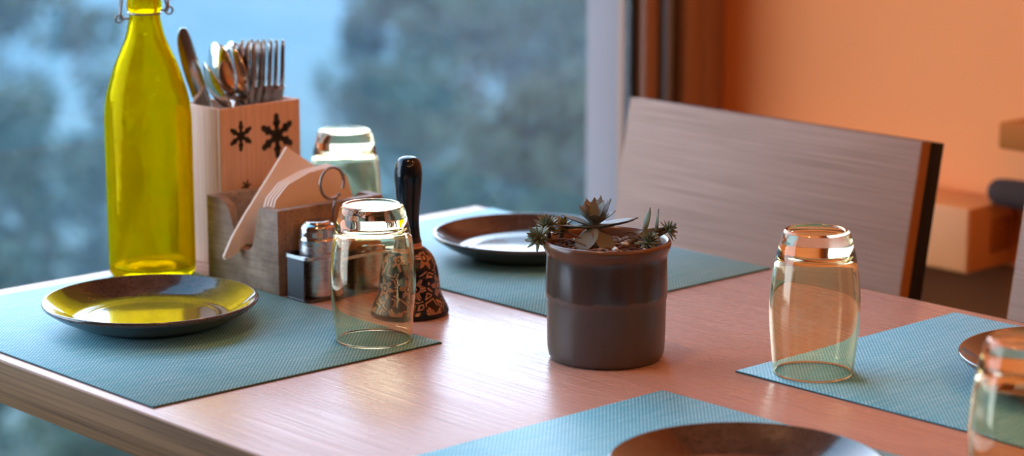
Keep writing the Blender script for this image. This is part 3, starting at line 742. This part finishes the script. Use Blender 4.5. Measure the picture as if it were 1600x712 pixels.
def leaf_mesh(wid, thick, tip=1.0, cup=0.12, n=9):
    """unit leaf along +x, upper side +z"""
    v, f = [], []; m = 8
    for i in range(n + 1):
        t = i / n
        w = wid * (math.sin(math.pi * min(1, (t * 0.86 + 0.10))) ** 0.8) * (1 if t < 0.8 else max(0.02, (1 - t) / 0.2) ** 0.7 * tip + (1 - tip) * 0)
        if i == n: w = 0.004
        h = thick * (1 - 0.75 * t)
        for k in range(m):
            a = 2 * math.pi * k / m; y = math.cos(a) * w / 2; z = math.sin(a) * h / 2
            z += cup * (2 * y / max(wid, 1e-6)) ** 2 * wid
            v.append((t, y, z + 0.18 * t * t * 0.5))
    for i in range(n):
        for k in range(m): f.append((i * m + k, i * m + (k + 1) % m, (i + 1) * m + (k + 1) % m, (i + 1) * m + k))
    f.append(tuple(range(m))); f.append(tuple(range(n * m, n * m + m)))
    return pyd(v, f, True, 60)
LEAF_W = leaf_mesh(0.42, 0.12); LEAF_W.materials.append(M['leaf_grey'])
LEAF_B = leaf_mesh(0.40, 0.10); LEAF_B.materials.append(M['leaf_brown'])
LEAF_G = leaf_mesh(0.30, 0.20); LEAF_G.materials.append(M['leaf_green'])
LEAF_O = leaf_mesh(0.30, 0.20); LEAF_O.materials.append(M['leaf_olive'])
def put_leaf(parent, me, az, el, L, base=(0, 0, 0), roll=0.0, wscale=1.0):
    R = Matrix.Rotation(az, 4, 'Z') @ Matrix.Rotation(-el, 4, 'Y') @ Matrix.Rotation(roll, 4, 'X')
    return link('leaf', me, None, parent, base, R.to_euler(), (L, L * wscale, L))
VR = -0.7436          # image right lies at this azimuth; towards the camera is VR - 90 deg
def az(deg): return VR + math.radians(deg)
MS = empty('succulent', (0.3845, -0.5625, TZ + 0.1095), label='large grey-green rosette succulent in the middle of the pot', cat='succulent', group='succulents in the stoneware pot')
link('stem', tube([(0, 0, -0.016), (0, 0, 0.004)], 0.0045, 10), 'plant_stem', MS)
for a_, e_, L_, me_, w_ in [(-118, -36, 0.035, LEAF_W, 1.25), (-60, -38, 0.037, LEAF_B, 1.2), (188, 0, 0.030, LEAF_W, .85), (165, 12, 0.030, LEAF_W, 1.0), (4, 6, 0.038, LEAF_W, .95), (24, 0, 0.038, LEAF_W, .8),
                       (60, 30, 0.029, LEAF_W, 1), (110, 30, 0.028, LEAF_W, 1), (145, 38, 0.022, LEAF_W, 1.0), (38, 42, 0.027, LEAF_B, .9), (195, 42, 0.018, LEAF_B, 1.1), (88, 48, 0.025, LEAF_B, 1.0), (65, 52, 0.026, LEAF_W, .8), (120, 50, 0.024, LEAF_W, .85),
                       (-25, 34, 0.017, LEAF_W, 1.2), (-92, 46, 0.0125, LEAF_W, 2.4), (150, 58, 0.019, LEAF_B, .95), (35, 56, 0.021, LEAF_B, .95), (95, 66, 0.020, LEAF_W, .9), (-150, 34, 0.017, LEAF_W, 1.2), (10, 28, 0.022, LEAF_W, 1.0)]:
    put_leaf(MS, me_, az(a_), math.radians(e_), L_, (0, 0, 0.004 * (e_ / 60 if e_ > 0 else 0) + 0.002), 0, w_)
def rosette(x, y, z, R, n, me_, axis, label, seed):
    rnd = random.Random(seed)
    e = empty('succulent', (PX + x, PY + y, TZ + z), label=label, cat='succulent', group='succulents in the stoneware pot')
    q = Vector((0, 0, 1)).rotation_difference(Vector(axis).normalized()); e.rotation_euler = q.to_euler()
    link('stem', tube([(0, 0, -R * 1.0), (0, 0, R * 0.15)], R * 0.16, 8), 'plant_stem', e)
    for k in range(n):
        t = k / n; put_leaf(e, me_, k * 2.39996 + rnd.uniform(-.2, .2), math.radians(-12 + 92 * t + rnd.uniform(-6, 6)), R * (1.0 - 0.25 * t) * rnd.uniform(.85, 1.1), (0, 0, R * 0.12 * t), 0, 1.0)
rx = lambda a, b: (a * math.cos(VR) - b * math.sin(VR), a * math.sin(VR) + b * math.cos(VR))    # right, away
def ros(r_, a_, z, R, n, me_, ax, label, seed):
    x, y = rx(r_, a_); bx, by = rx(ax[0], ax[1]); rosette(x, y, z, R, n, me_, (bx, by, ax[2]), label, seed)
ros(-0.0575, -0.004, 0.1035, 0.0138, 42, LEAF_G, (-0.6, -0.6, 0.5), 'spiky green rosette hanging over the left pot rim', 1)
ros(-0.0500, 0.010, 0.1100, 0.0142, 40, LEAF_G, (-0.1, -0.35, 1), 'spiky green rosette standing at the left pot rim', 2)
ros(-0.0370, 0.012, 0.1095, 0.0125, 26, LEAF_O, (0.2, -0.3, 1), 'olive yellow rosette left of the large succulent', 3)
ros(0.0520, 0.006, 0.1090, 0.0105, 34, LEAF_G, (0.8, -0.2, 0.5), 'small spiky rosette overhanging the right pot rim', 4)
ros(0.0350, -0.012, 0.1020, 0.0125, 34, LEAF_G, (0.1, -0.5, 1), 'dull green rosette at the right inside the pot', 5)
sp = empty('succulent', (PX, PY, TZ), label='creeping stem with two upright pointed leaves at the right', cat='succulent', group='succulents in the stoneware pot')
P3 = lambda r_, a_, z: rx(r_, a_) + (z,)
link('stem', tube(spline([P3(0.018, 0.0, 0.098), P3(0.034, 0.006, 0.1075), P3(0.046, 0.008, 0.1085), P3(0.053, 0.008, 0.1105)], 5), 0.0022, 8), 'plant_stem', sp)
put_leaf(sp, LEAF_G, az(50), math.radians(62), 0.021, P3(0.032, 0.006, 0.108)); put_leaf(sp, LEAF_G, az(90), math.radians(82), 0.019, P3(0.0425, 0.006, 0.108), 1.57)
put_leaf(sp, LEAF_G, az(-60), math.radians(-40), 0.010, P3(0.041, 0.006, 0.107))
# dry twigs
for k, (a, b) in enumerate([((-0.050, -0.006, 0.103), (-0.018, -0.018, 0.1005)), ((-0.046, 0.006, 0.105), (-0.022, -0.004, 0.104)), ((0.010, -0.004, 0.101), (0.030, -0.010, 0.1035)), ((0.014, 0.008, 0.106), (0.030, 0.004, 0.101))]):
    mid = tuple((a[i] + b[i]) / 2 + (0.003 if i == 2 else 0.001) for i in range(3))
    link('dry_stem', tube(spline([P3(*a), P3(*mid), P3(*b)], 4), 0.0007, 6), 'bark_chip', None, (PX, PY, TZ), label=['dry brown stem running from left rim to the middle', 'short dry stem under the olive rosette', 'short dry stem lying right of the large succulent', 'dry stem behind the right front leaf of the succulent'][k], cat='stem', group='dry stems in the pot')

# ------------------------------------------------------------------ chairs
def make_chair(ym, label):
    e = empty('dining_chair', (0.876, ym, 0), label=label, cat='chair', group='wood-backed dining chairs along the wall side')
    lean = math.atan2(0.025, 0.135); hw = 0.2125
    br = link('backrest_panel', box((0, -hw, 0), (0.016, hw, 0.39), 0.0008), 'chair_veneer', e, (0.0105, 0, 0.475), (0, lean, 0))
    link('edge_strip', box((0.0006, -hw - 0.0008, 0.0005), (0.0154, -hw, 0.3895)), 'chair_edge', br)
    link('edge_strip', box((0.0006, hw, 0.0005), (0.0154, hw + 0.0008, 0.3895)), 'chair_edge', br)
    link('back_board', box((0.0162, -hw - 0.0005, -0.06), (0.0400, hw + 0.0005, 0.3905), 0.001), 'chair_black', br)
    link('seat', box((-0.42, -hw, 0.430), (0.014, hw, 0.462), 0.006), 'chair_veneer', e)
    for s_ in (-1, 1):
        link('leg', box((-0.40, s_ * (hw - .02) - .014, 0), (-0.372, s_ * (hw - .02) + .014, 0.430), 0.002), 'chair_black', e)
        link('leg', box((-0.018, s_ * (hw - .02) - .014, 0), (0.010, s_ * (hw - .02) + .014, 0.430), 0.002), 'chair_black', e)
        link('stretcher', box((-0.372, s_ * (hw - .02) - .008, 0.16), (-0.018, s_ * (hw - .02) + .008, 0.18), 0.001), 'chair_black', e)
    return e
c1 = make_chair(-0.2555, 'wood-backed dining chair in full view beyond the plant pot')
c2 = copy_tree(c1); c2.location.y = -0.8175; c2['label'] = 'wood-backed dining chair just showing at the right edge'
